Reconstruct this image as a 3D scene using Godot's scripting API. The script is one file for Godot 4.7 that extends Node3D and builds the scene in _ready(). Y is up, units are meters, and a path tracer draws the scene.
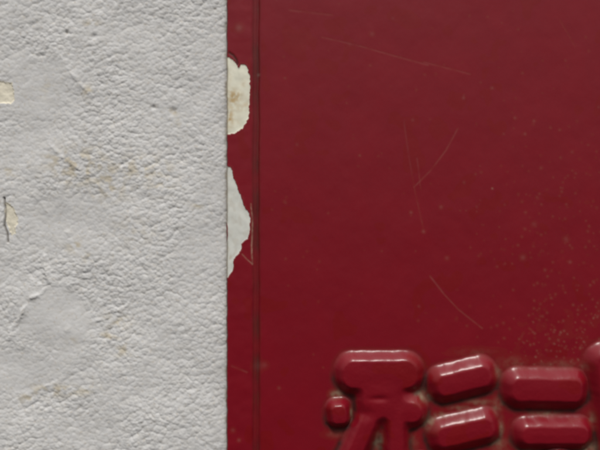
extends Node3D
# A close-up of a red painted plate with raised lettering on a rough white plaster wall.
# Lengths inside the shape functions are in "units" of 0.4 mm (x to the right, y down from the plate's upper part); U turns them into metres.
const U := 0.0004
const CX := 300.0
const CY := 225.0
const LETTER_H := 9.5      # height of the raised strokes, units
const LETTER_W := 13.0     # width of their sloping sides, units
const WALL_Z := -7.0       # the plaster lies this far behind the plate's face, units

var n_grain := FastNoiseLite.new()
var n_mid := FastNoiseLite.new()
var n_low := FastNoiseLite.new()
var n_fine := FastNoiseLite.new()
var n_speck := FastNoiseLite.new()
var n_bead := FastNoiseLite.new()
var dust := {}                # 8-unit square -> dust grains near it
var strokes: Array = []       # {c, kind, ...}
var chip_polys: Array = []
var bare_polys: Array = []

func _ready():
	# ---- camera, sky, light, exposure
	var cam := Camera3D.new(); cam.name = "camera"
	cam.fov = 38.0; cam.near = 0.01; cam.far = 50.0
	add_child(cam)
	cam.position = Vector3(0, 0, 225.0 * U / tan(deg_to_rad(19.0)))
	var look := CameraAttributesPhysical.new()       # a compact camera that focused a little short
	look.frustum_focal_length = 34.85
	look.frustum_focus_distance = 0.215
	look.exposure_aperture = 13.0
	cam.attributes = look
	var env := Environment.new()
	env.background_mode = Environment.BG_SKY
	var sm := ProceduralSkyMaterial.new()
	sm.sky_top_color = Color(1.0, 0.995, 0.985)
	sm.sky_horizon_color = Color(0.44, 0.438, 0.435)
	sm.sky_curve = 1.0
	sm.ground_bottom_color = Color(0.17, 0.165, 0.16)
	sm.ground_horizon_color = Color(0.42, 0.412, 0.408)
	sm.ground_curve = 0.1
	sm.energy_multiplier = 1.0
	var sky := Sky.new(); sky.sky_material = sm
	env.sky = sky
	env.tonemap_mode = Environment.TONE_MAPPER_LINEAR
	env.tonemap_exposure = 1.55
	env.sdfgi_enabled = true; env.ssao_enabled = true; env.ssil_enabled = true
	var we := WorldEnvironment.new(); we.name = "environment"; we.environment = env
	add_child(we)
	var sun := DirectionalLight3D.new(); sun.name = "sun"
	sun.light_energy = 0.5
	sun.light_color = Color(1.0, 0.985, 0.96)
	sun.light_angular_distance = 10.0
	sun.shadow_enabled = true
	add_child(sun)
	sun.look_at_from_position(Vector3(0.03, 0.95, 0.64), Vector3.ZERO)

	setup_noise()
	setup_shapes()
	build_wall()
	build_sign()

func setup_noise():
	for a in [[n_grain, 11, 0.095, 2], [n_mid, 23, 0.030, 2], [n_low, 37, 0.010, 3], [n_fine, 51, 0.26, 2], [n_speck, 77, 0.36, 1]]:
		var n: FastNoiseLite = a[0]
		n.noise_type = FastNoiseLite.TYPE_SIMPLEX_SMOOTH
		n.seed = a[1]; n.frequency = a[2]
		n.fractal_type = FastNoiseLite.FRACTAL_FBM
		n.fractal_octaves = a[3]; n.fractal_gain = 0.45

	n_bead.noise_type = FastNoiseLite.TYPE_CELLULAR
	n_bead.cellular_distance_function = FastNoiseLite.DISTANCE_EUCLIDEAN
	n_bead.cellular_return_type = FastNoiseLite.RETURN_DISTANCE
	n_bead.cellular_jitter = 1.0
	n_bead.frequency = 0.215
	n_bead.fractal_type = FastNoiseLite.FRACTAL_NONE
	n_bead.seed = 5
	# dust grains on the paint, thicker towards the lower right
	var rng := RandomNumberGenerator.new(); rng.seed = 4
	for k in 5200:
		var x := rng.randf_range(262, 640); var y := rng.randf_range(-20, 372)
		var much := 0.025 + 0.22 * smoothstep(420, 560, x) * smoothstep(60, 220, y) + 0.9 * smoothstep(470, 600, x) * smoothstep(270, 350, y)
		if rng.randf() > much: continue
		var g := [Vector2(x, y), rng.randf_range(0.7, 1.3), rng.randf_range(0.02, 0.12) * (0.6 + much)]
		for dy in [-4, 4]:
			for dx in [-4, 4]:
				var key := Vector2i(int(floor((x + dx) / 8.0)), int(floor((y + dy) / 8.0)))
				if not dust.has(key): dust[key] = []
				dust[key].append(g)

# ------------------------------------------------------------------ shape helpers
func rbox(c: int, x: float, y: float, hx: float, hy: float, deg: float, r: float, w := LETTER_W):
	strokes.append({"w": w, "c": c, "kind": 0, "p": Vector2(x, y), "h": Vector2(hx - r, hy - r), "cs": cos(deg_to_rad(deg)), "sn": sin(deg_to_rad(deg)), "r": r,
		"lo": Vector2(x, y) - Vector2.ONE * (hx + hy), "hi": Vector2(x, y) + Vector2.ONE * (hx + hy)})

func bar(c: int, pts: Array, r: float, w := LETTER_W):
	var lo := Vector2(1e9, 1e9); var hi := Vector2(-1e9, -1e9)
	for p in pts:
		lo = lo.min(p); hi = hi.max(p)
	strokes.append({"w": w, "c": c, "kind": 1, "pts": PackedVector2Array(pts), "r": r, "lo": lo - Vector2.ONE * (r + 4), "hi": hi + Vector2.ONE * (r + 4)})

func seg_dist(p: Vector2, a: Vector2, b: Vector2) -> float:
	var d := b - a
	var t := clampf((p - a).dot(d) / d.length_squared(), 0.0, 1.0)
	return p.distance_to(a + d * t)

func line_dist(p: Vector2, pts) -> float:
	var d := 1e9
	for i in range(len(pts) - 1):
		d = minf(d, seg_dist(p, pts[i], pts[i + 1]))
	return d

func poly_sd(p: Vector2, poly: PackedVector2Array) -> float:      # negative inside
	var d := 1e9
	var n := poly.size()
	for i in n:
		d = minf(d, seg_dist(p, poly[i], poly[(i + 1) % n]))
	return -d if Geometry2D.is_point_in_polygon(p, poly) else d

func stroke_sd(s: Dictionary, p: Vector2) -> float:
	if s.kind == 0:
		var q: Vector2 = p - s.p
		q = Vector2(q.x * s.cs + q.y * s.sn, -q.x * s.sn + q.y * s.cs).abs() - s.h
		return Vector2(maxf(q.x, 0), maxf(q.y, 0)).length() + minf(maxf(q.x, q.y), 0) - s.r
	return line_dist(p, s.pts) - s.r

func setup_shapes():
	# first character: top bar, dot, arm, upright and two falling strokes
	rbox(0, 379, 372.5, 46, 23, 0, 20)
	rbox(0, 381, 392, 28, 25, 3, 18)
	rbox(0, 338.5, 412.5, 14, 16, -6, 11, 9.0)
	bar(0, [Vector2(380, 404), Vector2(410, 410)], 19.5, 11.0)
	bar(0, [Vector2(395, 398), Vector2(395.5, 470)], 15.5)
	bar(0, [Vector2(372, 408), Vector2(362, 432), Vector2(348, 464)], 16.5)
	bar(0, [Vector2(420, 462), Vector2(434, 486)], 12)
	# second character: three slanting strokes
	rbox(1, 461.5, 379, 37.5, 20.8, -14, 18)
	rbox(1, 463, 430, 38.5, 20.5, -13, 17)
	rbox(1, 460, 482, 40, 20, -18, 16)
	# third character: two bars, upright, and the hooked stroke at the right
	rbox(2, 544, 388, 45, 22, 1, 18)
	bar(2, [Vector2(604, 362), Vector2(611, 398), Vector2(619, 456), Vector2(634, 500)], 22)
	rbox(2, 552, 432.5, 42, 18.5, 0, 16, 12.0)
	bar(2, [Vector2(558, 460), Vector2(558, 490)], 17)
	bar(2, [Vector2(524, 496), Vector2(592, 486)], 16)
	bar(2, [Vector2(652, 372), Vector2(666, 388)], 17)
	chip_polys = [
		PackedVector2Array([Vector2(220, 54), Vector2(229, 57.5), Vector2(233, 60), Vector2(236, 65), Vector2(238.7, 69), Vector2(241, 64.5), Vector2(244.5, 65), Vector2(247.5, 68), Vector2(249.3, 75),
			Vector2(249.8, 88), Vector2(249.4, 104), Vector2(248.6, 114), Vector2(246.6, 122), Vector2(242, 128.6), Vector2(236, 133), Vector2(231, 134.2), Vector2(220, 133.5)]),
		PackedVector2Array([Vector2(220, 166), Vector2(229.5, 167), Vector2(232, 170.5), Vector2(233.4, 178), Vector2(236.2, 184), Vector2(237.5, 190.5), Vector2(241.4, 197), Vector2(243, 204), Vector2(246.2, 209.5),
			Vector2(249.2, 213), Vector2(250, 221), Vector2(249.6, 231), Vector2(248, 238.5), Vector2(244, 241.2), Vector2(241.2, 244), Vector2(240.8, 251), Vector2(236.8, 255.5), Vector2(233.6, 259),
			Vector2(233.4, 267), Vector2(230.6, 273), Vector2(228.2, 277.5), Vector2(220, 277)])]
	bare_polys = [
		PackedVector2Array([Vector2(-6, 79), Vector2(4, 80.5), Vector2(9, 81), Vector2(10.5, 89), Vector2(11.5, 99), Vector2(8, 102.5), Vector2(-6, 102)]),
		PackedVector2Array([Vector2(2, 201), Vector2(7, 203), Vector2(11, 208), Vector2(15, 217), Vector2(15.5, 224), Vector2(12.5, 227), Vector2(13, 233), Vector2(9, 236), Vector2(6.5, 230), Vector2(3.5, 222), Vector2(1.5, 212)])]

func wobble(x: float, y: float) -> float:            # the plate's left edge is not ruler-straight
	if x < SX0 - 2.0 or x > SX0 + 5.0: return 0.0
	return (0.55 * n_mid.get_noise_2d(3, y * 1.8) + 0.3 * n_fine.get_noise_2d(9, y * 0.5)) * clampf(1.0 - (x - SX0) / 5.0, 0.0, 1.0)

func profile(deep: float, w: float) -> float:      # soft shoulder, then a slightly domed top
	var q := clampf(deep / w, 0.0, 1.0)
	var d := clampf(deep / 25.0, 0.0, 1.0)
	return LETTER_H * (0.87 * q * q * (3.0 - 2.0 * q) + 0.16 * d * (2.0 - d) * q)

# ------------------------------------------------------------------ mesh helpers
func axis(stops: Array) -> PackedFloat32Array:       # [from, step, to, step, to ...]
	var out := PackedFloat32Array()
	var at: float = stops[0]
	for i in range(1, len(stops), 2):
		var to: float = stops[i + 1]
		var k := int(ceil((to - at) / float(stops[i])))
		for j in k:
			out.append(lerpf(at, to, float(j) / k))
		at = to
	out.append(at)
	return out

# cuts one height field into a mesh for each part: ids holds a part for each cell, first corners included
func cut(xs: PackedFloat32Array, ys: PackedFloat32Array, hs: PackedFloat32Array, cols: PackedColorArray, ids: PackedInt32Array, wanted: int) -> ArrayMesh:
	var w := xs.size(); var h := ys.size()
	var remap := PackedInt32Array(); remap.resize(w * h); remap.fill(-1)
	var v := PackedVector3Array(); var nn := PackedVector3Array(); var cc := PackedColorArray(); var ix := PackedInt32Array()
	for j in h - 1:
		for i in w - 1:
			if ids[j * w + i] != wanted: continue
			var q := [j * w + i, j * w + i + 1, (j + 1) * w + i + 1, (j + 1) * w + i]
			for a in q:
				if remap[a] < 0:
					remap[a] = v.size()
					var gx: int = a % w; var gy: int = a / w
					var x0 := maxi(gx - 1, 0); var x1 := mini(gx + 1, w - 1)
					var y0 := maxi(gy - 1, 0); var y1 := mini(gy + 1, h - 1)
					var sx := (hs[gy * w + x1] - hs[gy * w + x0]) / (xs[x1] - xs[x0])
					var sy := (hs[y1 * w + gx] - hs[y0 * w + gx]) / (ys[y1] - ys[y0])
					v.append(Vector3((xs[gx] + wobble(xs[gx], ys[gy]) - CX) * U, (CY - ys[gy]) * U, hs[a] * U))
					nn.append(Vector3(-sx, sy, 1).normalized())
					cc.append(cols[a])
			ix.append_array([remap[q[0]], remap[q[1]], remap[q[2]], remap[q[0]], remap[q[2]], remap[q[3]]])
	var arr := []; arr.resize(Mesh.ARRAY_MAX)
	arr[Mesh.ARRAY_VERTEX] = v; arr[Mesh.ARRAY_NORMAL] = nn; arr[Mesh.ARRAY_COLOR] = cc; arr[Mesh.ARRAY_INDEX] = ix
	var m := ArrayMesh.new()
	if ix.size(): m.add_surface_from_arrays(Mesh.PRIMITIVE_TRIANGLES, arr)
	return m

func obj(called: String, mesh: Mesh, mat: Material, parent: Node, label := "") -> MeshInstance3D:
	var o := MeshInstance3D.new()
	o.mesh = mesh; o.material_override = mat
	o.name = numbered(called, parent)
	parent.add_child(o, true)
	if label: o.set_meta("label", label)
	return o

func numbered(called: String, parent: Node) -> String:
	var nm := called; var k := 0
	while parent.has_node(NodePath(nm)):
		k += 1
		nm = "%s_%03d" % [called, k]
	return nm

func slab(x0: float, y0: float, x1: float, y1: float, z0: float, z1: float) -> BoxMesh:
	var b := BoxMesh.new()
	b.size = Vector3((x1 - x0) * U, (y1 - y0) * U, (z1 - z0) * U)
	return b

# ------------------------------------------------------------------ the plaster wall
var trowel_lines := [
	[[Vector2(38, 30), Vector2(56, 51), Vector2(72, 76), Vector2(90, 95)], 0.9],
	[[Vector2(44, 141), Vector2(62, 158), Vector2(84, 174), Vector2(103, 190)], 0.8],
	[[Vector2(30, 194), Vector2(46, 214), Vector2(66, 234)], 0.6],
	[[Vector2(42, 256), Vector2(43, 270), Vector2(46, 282), Vector2(40, 294), Vector2(28, 299), Vector2(21, 309), Vector2(18, 318), Vector2(10, 331), Vector2(4, 345)], 1.7],
	[[Vector2(50, 285), Vector2(66, 285), Vector2(86, 279)], 0.9],
	[[Vector2(10, 402), Vector2(38, 390), Vector2(58, 381)], 0.9],
	[[Vector2(64, 332), Vector2(100, 320), Vector2(124, 308)], 0.6],
	[[Vector2(110, 432), Vector2(150, 420), Vector2(188, 428)], 0.6]]
var smooth_spots := [[52, 322, 38, 36, 0.9], [28, 84, 38, 34, 0.75], [48, 216, 44, 32, 0.6], [26, 372, 40, 24, 0.65], [22, 150, 40, 26, 0.55], [80, 250, 24, 10, 0.5], [205, 60, 22, 50, 0.3], [200, 262, 30, 60, 0.3], [120, 380, 40, 22, 0.35], [30, 430, 60, 16, 0.3]]
var wall_stains := [[78, 166, 30, 20, 1.0], [108, 180, 22, 20, 0.9], [60, 160, 26, 10, 0.8], [140, 168, 34, 14, 0.7], [90, 22, 9, 3.5, 0.9], [88, 90, 9, 6, 0.9], [172, 111, 4.5, 4, 1.6], [180, 121, 5, 4, 1.1], [104, 126, 5, 4, 1.3], [22, 99, 4, 4, 0.9],
	[72, 246, 8, 7, 1.2], [86, 258, 5, 5, 1.0], [108, 336, 12, 6, 1.0], [116, 322, 14, 8, 0.7], [50, 392, 28, 7, 0.9], [24, 400, 10, 6, 0.8], [4, 172, 10, 6, 0.9], [199, 205, 9, 3, 0.9], [82, 392, 14, 7, 0.6], [122, 352, 10, 9, 0.7], [70, 342, 6, 4, 0.5], [160, 186, 14, 9, 0.6], [44, 86, 10, 10, 0.4], [135, 230, 26, 16, 0.3]]

func wall_rough(p: Vector2) -> float:
	var m := 0.80 + 0.55 * n_low.get_noise_2d(p.x + 400, p.y * 1.2)
	for s in smooth_spots:
		var d := Vector2((p.x - s[0]) / s[2], (p.y - s[1]) / s[3]).length()
		d += 0.35 * n_mid.get_noise_2d(p.x + 90, p.y)
		if d < 1.25: m = lerpf(m, 0.16, s[4] * smoothstep(1.25, 0.6, d))
	return clampf(m, 0.12, 1.15)

func wall_height(p: Vector2) -> float:
	var wx := p.x + 1.2 * n_mid.get_noise_2d(p.x, p.y)
	var wy := p.y + 1.2 * n_mid.get_noise_2d(p.x + 200, p.y + 70)
	# grains lie drawn out along one of two directions
	var g1 := n_grain.get_noise_2d((wx * 0.86 - wy * 0.5) * 0.72, (wx * 0.5 + wy * 0.86) * 1.12)
	var g2 := n_grain.get_noise_2d((wx * 0.96 + wy * 0.26) * 0.85 + 700, (-wx * 0.26 + wy * 0.96) * 1.1)
	var g := lerpf(g1, g2, smoothstep(-0.25, 0.25, n_low.get_noise_2d(p.x - 900, p.y)))
	g = g - 0.55 * maxf(0.0, g - 0.22)                       # flattened tops
	# rounded beads of render, two sizes, each turned the way the grain lies
	var b1 := n_bead.get_noise_2d((wx * 0.9 - wy * 0.42) * 0.80, (wx * 0.42 + wy * 0.9) * 1.05) + 1.0
	var b2 := n_bead.get_noise_2d((wx * 0.97 + wy * 0.2) * 1.5 + 300, (wy * 0.97 - wx * 0.2) * 1.75) + 1.0
	var beads := 0.85 * (0.45 - b1 * b1) + 0.40 * (0.45 - b2 * b2)
	var rough := wall_rough(p)
	var h := rough * (0.42 * g + 1.2 * beads)
	h += 0.12 * (0.5 + 0.5 * rough) * n_fine.get_noise_2d(wx * 0.8, wy)
	h += 0.55 * n_mid.get_noise_2d(p.x * 0.9 + 31, p.y * 0.9) * (0.3 + 0.5 * rough)
	h += 1.8 * n_low.get_noise_2d(p.x, p.y - 300)
	for t in trowel_lines:
		var pts: Array = t[0]
		if p.x < -10 or p.x > 200: break
		var d := line_dist(p, pts)
		if d < 9.0:
			d += 1.0 * n_fine.get_noise_2d(p.x * 0.5, p.y * 0.5 + 50)
			# a lip: raised on one side of the line with a soft fall on the other
			h += t[1] * (0.9 * exp(-d * d / 4.0) + 0.5 * exp(-d * d / 30.0)) * clampf(0.4 + 0.9 * n_mid.get_noise_2d(p.x * 1.4, p.y * 1.4), 0.0, 0.8)
	# a short upright crack by the left spot
	var dc := line_dist(p, [Vector2(1.5, 198), Vector2(3.0, 212), Vector2(1.6, 226), Vector2(4.2, 233), Vector2(5, 242)])
	if dc < 3.0: h -= 2.4 * exp(-dc * dc / 0.9)
	# little pits where grains fell out
	for q in [[171.5, 110, 3.6], [152, 106, 2.0], [120, 164, 2.0], [85, 260, 2.4], [64, 31, 2.2], [92, 35, 3.0]]:
		var dq := p.distance_to(Vector2(q[0], q[1]))
		if dq < 10.0: h -= 1.6 * exp(-dq * dq / (q[2] * q[2]))
	return h

func build_wall():
	var xs := axis([-760, 14, -330, 2.4, -40, 1.4, -12, 0.6, 240, 8, 300, 40, 1300])
	var ys := axis([-700, 14, -330, 2.4, -40, 1.4, -14, 0.6, 464, 1.4, 490, 2.4, 780, 14, 1150])
	var w := xs.size(); var h := ys.size()
	var hs := PackedFloat32Array(); hs.resize(w * h)
	var cols := PackedColorArray(); cols.resize(w * h)
	var ids := PackedInt32Array(); ids.resize(w * h)
	for j in h:
		for i in w:
			var p := Vector2(xs[i], ys[j]); var k := j * w + i
			if p.x > 232:                                         # behind the plate
				hs[k] = WALL_Z - 3.0; cols[k] = Color(0.5, 0.5, 0.5); continue
			var hh := wall_height(p)
			# limewash of slightly uneven tone, with ochre sand grains showing where it wore thin
			var t := 1.0 + 0.05 * n_low.get_noise_2d(p.x + 800, p.y) + 0.05 * n_mid.get_noise_2d(p.x * 1.7, p.y * 1.7 + 600)
			var c := Color(0.598 * t, 0.594 * t, 0.596 * t)
			var st := 0.0
			for s in wall_stains:
				var dx: float = (p.x - s[0]) / s[2]; var dy: float = (p.y - s[1]) / s[3]
				var d2 := dx * dx + dy * dy
				if d2 < 2.5: st = maxf(st, s[4] * exp(-d2 * 1.4))
			if p.x < -20 or p.y < -20 or p.y > 470: st = 0.9 * smoothstep(0.25, 0.6, n_low.get_noise_2d(p.x * 2.0, p.y * 2.0))
			st = st * 1.05 + 0.10
			var patch := smoothstep(-0.3, 0.5, n_mid.get_noise_2d(p.x * 2.4 + 77, p.y * 3.0) * 0.9 + 0.3 * n_fine.get_noise_2d(p.x * 0.6, p.y * 0.6))
			c = c.lerp(Color(0.50, 0.45, 0.36), clampf(st * patch, 0.0, 0.9) * 1.0)
			var sp := n_speck.get_noise_2d(p.x * 0.7, p.y * 0.7 + 900)
			if sp > 0.62: c = c.lerp(Color(0.45, 0.38, 0.29), 0.35 * smoothstep(0.62, 0.8, sp))
			var id := 0
			for b in bare_polys.size():
				if p.x < 24 and p.y > 70 and p.y < 245:
					var sd := poly_sd(p, bare_polys[b]) + 0.9 * n_fine.get_noise_2d(p.x, p.y)
					if sd < 0.0:
						id = 1 + b
						var tone := 1.0 + 0.12 * n_mid.get_noise_2d(p.x * 2, p.y * 2)
						c = Color(0.70 * tone, 0.655 * tone, 0.545 * tone)
						hh = lerpf(hh, n_low.get_noise_2d(p.x, p.y - 300) * 1.8 - 0.55 + 0.25 * n_fine.get_noise_2d(p.x * 0.6, p.y * 0.6), smoothstep(0.0, -1.4, sd))
			var dl := line_dist(p, [Vector2(1.5, 198), Vector2(3.0, 212), Vector2(1.6, 226), Vector2(4.2, 233), Vector2(5, 242)]) if p.x < 12 and p.y > 190 and p.y < 250 else 9.0
			if dl < 2.5: c = c.lerp(Color(0.16, 0.14, 0.12), 0.8 * exp(-dl * dl / 1.0))
			# old yellowed smear along the plate's edge
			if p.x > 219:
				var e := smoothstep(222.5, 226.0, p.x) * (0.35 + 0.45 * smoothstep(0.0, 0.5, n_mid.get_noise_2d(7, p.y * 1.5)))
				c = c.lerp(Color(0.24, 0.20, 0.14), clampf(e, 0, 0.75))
			hs[k] = WALL_Z + hh; cols[k] = c; ids[k] = id
	var mat := StandardMaterial3D.new()
	mat.vertex_color_use_as_albedo = true
	mat.roughness = 0.92; mat.metallic_specular = 0.3
	var root := Node3D.new(); root.name = "plaster_wall"; add_child(root)
	root.set_meta("label", "rough white plaster wall with beige stains, beside the red plate")
	root.set_meta("category", "wall")
	obj("plaster_coat", cut(xs, ys, hs, cols, ids, 0), mat, root)
	for b in bare_polys.size():
		obj("bare_spot", cut(xs, ys, hs, cols, ids, 1 + b), mat, root, ["cream spot of bare plaster near the upper left", "cream spot of bare plaster beside a short dark crack"][b])
	var core_mat := StandardMaterial3D.new(); core_mat.albedo_color = Color(0.7, 0.69, 0.67); core_mat.roughness = 0.95
	var core := obj("masonry_core", slab(-760, -700, 1300, 1150, 0, 400), core_mat, root)
	core.position = Vector3((270 - CX) * U, (CY - 225) * U, (WALL_Z - 12 - 200) * U)

# ------------------------------------------------------------------ the red plate
const SX0 := 226.4
const SX1 := 1000.0
const SY0 := -420.0
const SY1 := 860.0
var scratches := [
	[[Vector2(322, 37), Vector2(360, 46), Vector2(395, 56), Vector2(428, 65)], 0.20, 0.7], [[Vector2(290, 10), Vector2(332, 15)], 0.14, 0.9],
	[[Vector2(404, 122), Vector2(408, 150), Vector2(414, 186), Vector2(424, 232)], 0.12, 0.7], [[Vector2(458, 128), Vector2(446, 150), Vector2(431, 170), Vector2(414, 187)], 0.26, 0.7],
	[[Vector2(430, 276), Vector2(444, 294), Vector2(458, 309), Vector2(482, 328)], 0.30, 0.8], [[Vector2(417, 158), Vector2(421, 190)], 0.16, 0.6],
	[[Vector2(424, 62), Vector2(470, 74)], 0.16, 0.7], [[Vector2(560, 20), Vector2(575, 46)], 0.06, 0.8], [[Vector2(232, 366), Vector2(247, 372)], 0.2, 0.9]]
var white_dots := [[492.3, 188.5, 1.0, 0.75], [411, 212.5, 1.5, 0.3], [423.5, 231.5, 1.6, 0.3], [441, 207, 1.7, 0.25], [447, 258, 1.8, 0.22], [258.5, 74.5, 1.5, 0.55], [285, 78, 1.1, 0.2], [523, 257.5, 2.6, 0.25], [566, 239, 2.4, 0.2], [534, 224, 2.2, 0.16], [372, 34, 2.0, 0.2],
	[463.5, 98, 1.3, 0.3], [492, 88, 1.5, 0.25], [515, 118, 1.4, 0.25], [534, 121, 1.4, 0.25], [525, 134, 1.3, 0.3], [258, 366, 4.5, 0.16], [264.5, 365, 3.0, 0.18], [239, 28, 3.2, 0.35], [233, 430, 2.0, 0.22], [239, 440, 1.6, 0.3], [279, 388, 1.5, 0.2], [541, 168, 1.4, 0.2], [572, 152, 1.4, 0.16], [570, 262, 1.6, 0.3], [545, 270, 1.4, 0.25]]
# pale dirt packed between the raised strokes: x, y, half-width, half-height, amount
var dirt_spots := [[336, 394, 6, 4, 0.9], [421, 397, 8, 6, 1.0], [350.5, 413, 1.8, 6, 0.9], [431, 423, 6, 8, 0.8], [440, 415, 8, 3, 0.6], [458, 408, 12, 3, 0.5], [480, 402, 12, 3, 0.6], [497, 406, 5, 8, 0.55], [501, 428, 3, 10, 0.6], [588, 449, 9, 8, 0.7],
	[378, 440, 6, 12, 0.5], [336, 434, 10, 4, 0.25], [414, 442, 5, 8, 0.25], [545, 413.5, 14, 2.5, 0.5], [500, 446, 8, 8, 0.5], [497, 372, 5, 9, 0.4], [586, 366, 5, 5, 0.3], [530, 452, 10, 4, 0.3], [592, 420, 4, 8, 0.45], [560, 364, 26, 4, 0.25], [512, 362, 14, 6, 0.25], [475, 352, 20, 4, 0.15]]

func plate_edge(p: Vector2) -> float:       # distance in from the plate's outline
	return minf(minf(p.x - SX0, SX1 - p.x), minf(p.y - SY0, SY1 - p.y))

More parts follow.
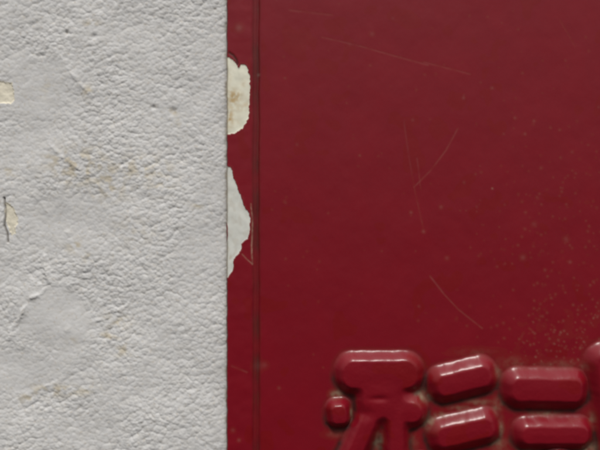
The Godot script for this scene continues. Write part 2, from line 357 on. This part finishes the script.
func build_sign():
	var xs := axis([SX0, 0.25, 231, 0.4, 268, 0.9, 318, 0.75, 612, 2.0, 700, 8.0, 970, 1.0, SX1])
	var ys := axis([SY0, 1.0, -388, 8.0, -60, 3.0, -6, 0.8, 338, 0.7, 460, 1.6, 530, 8.0, 828, 1.0, SY1])
	var w := xs.size(); var h := ys.size()
	var hs := PackedFloat32Array(); hs.resize(w * h)
	var cols := PackedColorArray(); cols.resize(w * h)
	var ids := PackedInt32Array(); ids.resize(w * h)
	var red := Color(0.188, 0.0072, 0.0120)
	var beige := Color(0.25, 0.19, 0.125)
	for j in h:
		for i in w:
			var p := Vector2(xs[i], ys[j]); var k := j * w + i
			var id := 0
			var c := red
			var e := plate_edge(p)
			var tone := 1.0 + 0.05 * n_low.get_noise_2d(p.x * 1.3, p.y * 1.3 + 2000) + 0.03 * n_mid.get_noise_2d(p.x, p.y + 900)
			c = Color(c.r * tone, c.g * tone, c.b * tone)
			# thick brushed paint is never quite flat
			var z := 0.35 * n_low.get_noise_2d(p.x * 1.5 + 50, p.y * 1.2) + 0.05 * n_mid.get_noise_2d(p.x * 2.5, p.y * 2.0) + 0.014 * n_fine.get_noise_2d(p.x, p.y * 0.8) + 0.03 * n_grain.get_noise_2d(p.x * 1.6, p.y * 0.25)
			# border: rounded rim, then a groove
			if e < 44.0:
				var ew := e + 0.5 * n_mid.get_noise_2d(p.x * 0.3, p.y * 0.9)
				if e < 27.5: id = 1
				elif e < 35.0: id = 2
				z += 0.7 * smoothstep(27.5, 24.0, ew) - 0.0
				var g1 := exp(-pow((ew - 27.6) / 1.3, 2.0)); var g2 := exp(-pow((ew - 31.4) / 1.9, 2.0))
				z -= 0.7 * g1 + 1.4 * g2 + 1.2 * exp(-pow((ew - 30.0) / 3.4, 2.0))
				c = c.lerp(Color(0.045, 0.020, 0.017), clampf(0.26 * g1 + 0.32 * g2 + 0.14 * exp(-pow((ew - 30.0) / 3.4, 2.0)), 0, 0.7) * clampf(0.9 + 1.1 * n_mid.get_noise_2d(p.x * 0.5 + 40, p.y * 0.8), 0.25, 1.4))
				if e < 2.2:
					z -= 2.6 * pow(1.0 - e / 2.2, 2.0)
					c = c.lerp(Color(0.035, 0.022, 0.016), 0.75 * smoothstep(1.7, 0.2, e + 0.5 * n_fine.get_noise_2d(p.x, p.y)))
				if e < 27.0:
					z += 0.22 * n_mid.get_noise_2d(p.x * 1.2 + 9, p.y * 1.4)
			# raised strokes
			if p.y > 318:
				var best := 0.0; var sum := 0.0; var foot := 0.0
				var joined := 99.0       # the first character's strokes run into each other
				var which := -1
				for s_i in strokes.size():
					var s: Dictionary = strokes[s_i]
					if p.x < s.lo.x - 4 or p.x > s.hi.x + 4 or p.y < s.lo.y - 4 or p.y > s.hi.y + 4: continue
					var sd := stroke_sd(s, p) + 0.5 * n_mid.get_noise_2d(p.x * 1.6 + 60.0 * s_i, p.y * 1.6)
					if sd < 0.6:
						var sh := profile(0.6 - sd, s.w)
						if s.c != 0 or s_i == 2: sum += pow(sh, 12.0)
						if sh > best:
							best = sh; which = s_i
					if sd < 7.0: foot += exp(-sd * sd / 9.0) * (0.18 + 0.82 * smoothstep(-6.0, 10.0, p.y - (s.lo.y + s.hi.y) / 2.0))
					if s.c == 0 and s_i != 2:
						var kk := 8.0
						var hm := maxf(kk - absf(joined - sd), 0.0) / kk
						joined = minf(joined, sd) - hm * hm * kk * 0.25
				if joined < 0.6:
					var sh := profile(0.6 - joined, LETTER_W - 1.5)
					sum += pow(sh, 12.0)
				var lh := pow(sum, 1.0 / 12.0) if sum > 0.0 else 0.0
				if lh > 0.0:
					z += lh + 0.03 * n_fine.get_noise_2d(p.x * 0.9, p.y * 0.9)
					z += 0.05 * n_grain.get_noise_2d(p.x * 1.3, p.y * 1.3)
					# shallow dents where the strokes of the first character meet
					for d in [[378, 396.5, 9, 3, 1.3], [365, 412, 8, 6, 1.5], [352, 419, 6, 5, 1.2], [398, 402, 4, 12, 0.6], [404, 394, 6, 5, 0.8]]:
						var dd := Vector2((p.x - d[0]) / d[2], (p.y - d[1]) / d[3]).length_squared()
						if dd < 5.0: z -= d[4] * exp(-dd)
				if which >= 0 and best > 0.03: id = 10 + which
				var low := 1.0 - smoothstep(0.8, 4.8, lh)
				var dirt := 0.0
				for d in dirt_spots:
					var dx: float = (p.x - d[0]) / d[2]; var dy: float = (p.y - d[1]) / d[3]
					var d2 := dx * dx + dy * dy
					if d2 < 3.0: dirt = maxf(dirt, d[4] * exp(-d2 * 1.3))
				if p.y > 460 and foot > 0.8: dirt = maxf(dirt, 0.5)
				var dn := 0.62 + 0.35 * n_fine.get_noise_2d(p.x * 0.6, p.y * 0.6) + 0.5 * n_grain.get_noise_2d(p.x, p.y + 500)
				# shade and grime painted dark along each stroke's foot, pale dirt over it
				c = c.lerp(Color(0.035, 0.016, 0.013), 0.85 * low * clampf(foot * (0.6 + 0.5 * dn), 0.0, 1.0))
				c = c.lerp(beige, clampf(dirt * dn * (0.15 + 0.85 * low), 0.0, 0.85))
			# bare patches on the rim where the paint has broken off
			if p.x < 256 and p.y > 48 and p.y < 284:
				for b in 2:
					var sd := poly_sd(p, chip_polys[b]) + 0.5 * n_fine.get_noise_2d(p.x * 0.8, p.y * 0.8) + 0.9 * n_grain.get_noise_2d(p.x * 1.2, p.y * 1.2)
					if b == 1: sd = maxf(sd, 2.4 - 3.4 * Vector2((p.x - 226.0) / 3.0, (p.y - 232.0) / 13.0).length() + 0.5 * n_grain.get_noise_2d(p.x, p.y))
					if sd < 2.2:
						z -= 0.5 * smoothstep(0.6, -0.6, sd)
						z += 0.10 * exp(-pow((sd - 1.0) / 0.7, 2.0))           # the paint curls up at the break
						if sd < 0.0:
							id = 3 + b
							z += 0.05 * n_grain.get_noise_2d(p.x * 1.4, p.y * 1.4)
							var wt := 1.0 + 0.10 * n_grain.get_noise_2d(p.x, p.y)
							c = (Color(0.73, 0.715, 0.60) if b == 0 else Color(0.62, 0.625, 0.585)) * wt
							if b == 0:
								for r in [[232, 98, 5.5, 8, 1.15], [237, 96, 6, 5, 0.8], [230, 118, 3.5, 9, 1.1], [243, 84, 3, 4, 0.4], [246, 104, 3, 5, 0.5], [240, 108, 6, 6, 0.35], [230, 76, 2.5, 8, 0.3], [238, 122, 4, 4, 0.3]]:
									var rd := Vector2((p.x - r[0]) / r[2], (p.y - r[1]) / r[3]).length_squared()
									c = c.lerp(Color(0.46, 0.31, 0.13), r[4] * 0.8 * exp(-rd) * clampf(0.7 + 0.9 * n_grain.get_noise_2d(p.x * 2, p.y * 2 + 40), 0.1, 1.0))
							else:
								c = c.lerp(Color(0.42, 0.34, 0.25), 0.5 * smoothstep(0.0, 0.5, n_grain.get_noise_2d(p.x * 1.2, p.y + 300)) * (0.35 + 0.65 * smoothstep(246, 262, p.y)))
							c = c.lerp(Color(0.22, 0.17, 0.11), 0.7 * smoothstep(2.4, 0.4, e))
						else:
							c = c.lerp(Color(0.22, 0.05, 0.055), 0.4 * exp(-pow((sd - 0.6) / 0.6, 2.0)))
				# a scrape that starts at the lower patch
				var sc := minf(line_dist(p, [Vector2(251, 204), Vector2(252.5, 222), Vector2(251.6, 246), Vector2(252.4, 264)]), line_dist(p, [Vector2(252.4, 264), Vector2(247, 259), Vector2(242, 254)]) + 0.25)
				if sc < 2.0 and id == 1:
					var am := exp(-sc * sc / 0.55) * (0.6 + 0.6 * n_fine.get_noise_2d(p.x, p.y * 0.6))
					c = c.lerp(Color(0.40, 0.24, 0.18), clampf(0.75 * am, 0, 0.8)); z -= 0.25 * am
				# the pointed flake left hanging over the upper patch, its shadow painted dark along the crack behind it
				var fk := line_dist(p, [Vector2(229.5, 53), Vector2(233.5, 55.5), Vector2(236.5, 60), Vector2(237.5, 64)])
				if fk < 2.6 and id == 1:
					c = c.lerp(Color(0.03, 0.01, 0.01), 0.75 * exp(-fk * fk / 1.5)); z -= 0.35 * exp(-fk * fk / 1.5)
			# scratches, pale dots and a scatter of dust
			if id == 0 or id == 1 or id == 2:
				if p.x < 620 and p.y > -10 and p.y < 460:
					for s in scratches:
						var pts: Array = s[0]
						var a0: Vector2 = pts[0]; var a1: Vector2 = pts[-1]
						if p.x < minf(a0.x, a1.x) - 4 or p.x > maxf(a0.x, a1.x) + 4 or p.y < minf(a0.y, a1.y) - 4 or p.y > maxf(a0.y, a1.y) + 4: continue
						var d := line_dist(p, pts)
						if d < 3.0:
							var am: float = exp(-d * d / (s[2] * s[2])) * clampf(0.65 + 0.9 * n_mid.get_noise_2d(p.x * 2.0, p.y * 2.0), 0.1, 1.0)
							c = c.lerp(Color(0.36, 0.17, 0.15), clampf(0.62 * s[1] * am, 0, 1)); z -= 0.06 * am
					for s in white_dots:
						var d2: float = (p - Vector2(s[0], s[1])).length_squared() / (s[2] * s[2])
						if d2 < 4.0: c = c.lerp(Color(0.42, 0.30, 0.25), s[3] * exp(-d2) * 0.36)
				var field := 0.25 * smoothstep(430, 560, p.x) * smoothstep(60, 200, p.y) + 0.75 * smoothstep(470, 600, p.x) * smoothstep(280, 345, p.y) + 0.05
				for g in dust.get(Vector2i(int(floor(p.x / 8.0)), int(floor(p.y / 8.0))), []):
					var d2: float = p.distance_squared_to(g[0]) / (g[1] * g[1])
					if d2 < 4.0: c = c.lerp(Color(0.34, 0.25, 0.18), g[2] * exp(-d2))
				var haze := smoothstep(-0.2, 0.6, n_mid.get_noise_2d(p.x * 1.6, p.y * 1.6 + 333)) * field
				c = c.lerp(Color(0.21, 0.085, 0.08), 0.02 * haze)
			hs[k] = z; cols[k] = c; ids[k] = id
	var paint := StandardMaterial3D.new()
	paint.vertex_color_use_as_albedo = true
	paint.roughness = 0.29; paint.metallic_specular = 0.42
	var chalk := StandardMaterial3D.new()
	chalk.vertex_color_use_as_albedo = true
	chalk.roughness = 0.75; chalk.metallic_specular = 0.35
	var root := Node3D.new(); root.name = "sign_plate"; add_child(root)
	root.set_meta("label", "glossy dark red painted sign plate with raised lettering and chipped left rim")
	root.set_meta("category", "sign")
	obj("face_panel", cut(xs, ys, hs, cols, ids, 0), paint, root)
	obj("border_rim", cut(xs, ys, hs, cols, ids, 1), paint, root)
	obj("border_groove", cut(xs, ys, hs, cols, ids, 2), paint, root)
	obj("bare_patch", cut(xs, ys, hs, cols, ids, 3), chalk, root, "cream bare patch with rusty stains, upper of two on the rim")
	obj("bare_patch", cut(xs, ys, hs, cols, ids, 4), chalk, root, "white jagged bare patch, lower of two on the rim")
	var letters := []
	for n in 3:
		var ch := Node3D.new(); ch.name = numbered("raised_character", root); root.add_child(ch, true)
		letters.append(ch)
	for s_i in strokes.size():
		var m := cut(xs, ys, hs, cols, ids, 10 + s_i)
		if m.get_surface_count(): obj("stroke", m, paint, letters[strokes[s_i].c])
	# the plate's turned-down sides and its back
	var side := StandardMaterial3D.new(); side.albedo_color = Color(0.20, 0.05, 0.055); side.roughness = 0.5
	var b := obj("plate_body", slab(SX0 + 0.3, SY0 + 0.3, SX1 - 0.3, SY1 - 0.3, WALL_Z - 1.0, -5.4), side, root)
	b.position = Vector3(((SX0 + SX1) / 2 - CX) * U, (CY - (SY0 + SY1) / 2) * U, (WALL_Z - 6.4) / 2 * U)
	obj("turned_edge", skirt(xs, ys, hs), side, root)

func skirt(xs: PackedFloat32Array, ys: PackedFloat32Array, hs: PackedFloat32Array) -> ArrayMesh:
	var w := xs.size(); var h := ys.size()
	var loop := PackedInt32Array()
	for i in w: loop.append(i)
	for j in range(1, h): loop.append(j * w + w - 1)
	for i in range(w - 2, -1, -1): loop.append((h - 1) * w + i)
	for j in range(h - 2, -1, -1): loop.append(j * w)
	var st := SurfaceTool.new(); st.begin(Mesh.PRIMITIVE_TRIANGLES); st.set_smooth_group(-1)
	for k in loop.size() - 1:
		var q := []
		for a in [loop[k], loop[k + 1]]:
			var x := (xs[a % w] + wobble(xs[a % w], ys[a / w]) - CX) * U; var y := (CY - ys[a / w]) * U
			q.append(Vector3(x, y, hs[a] * U)); q.append(Vector3(x, y, (WALL_Z - 1.0) * U))
		for v in [q[0], q[2], q[1], q[2], q[3], q[1]]: st.add_vertex(v)
	st.generate_normals()
	return st.commit()
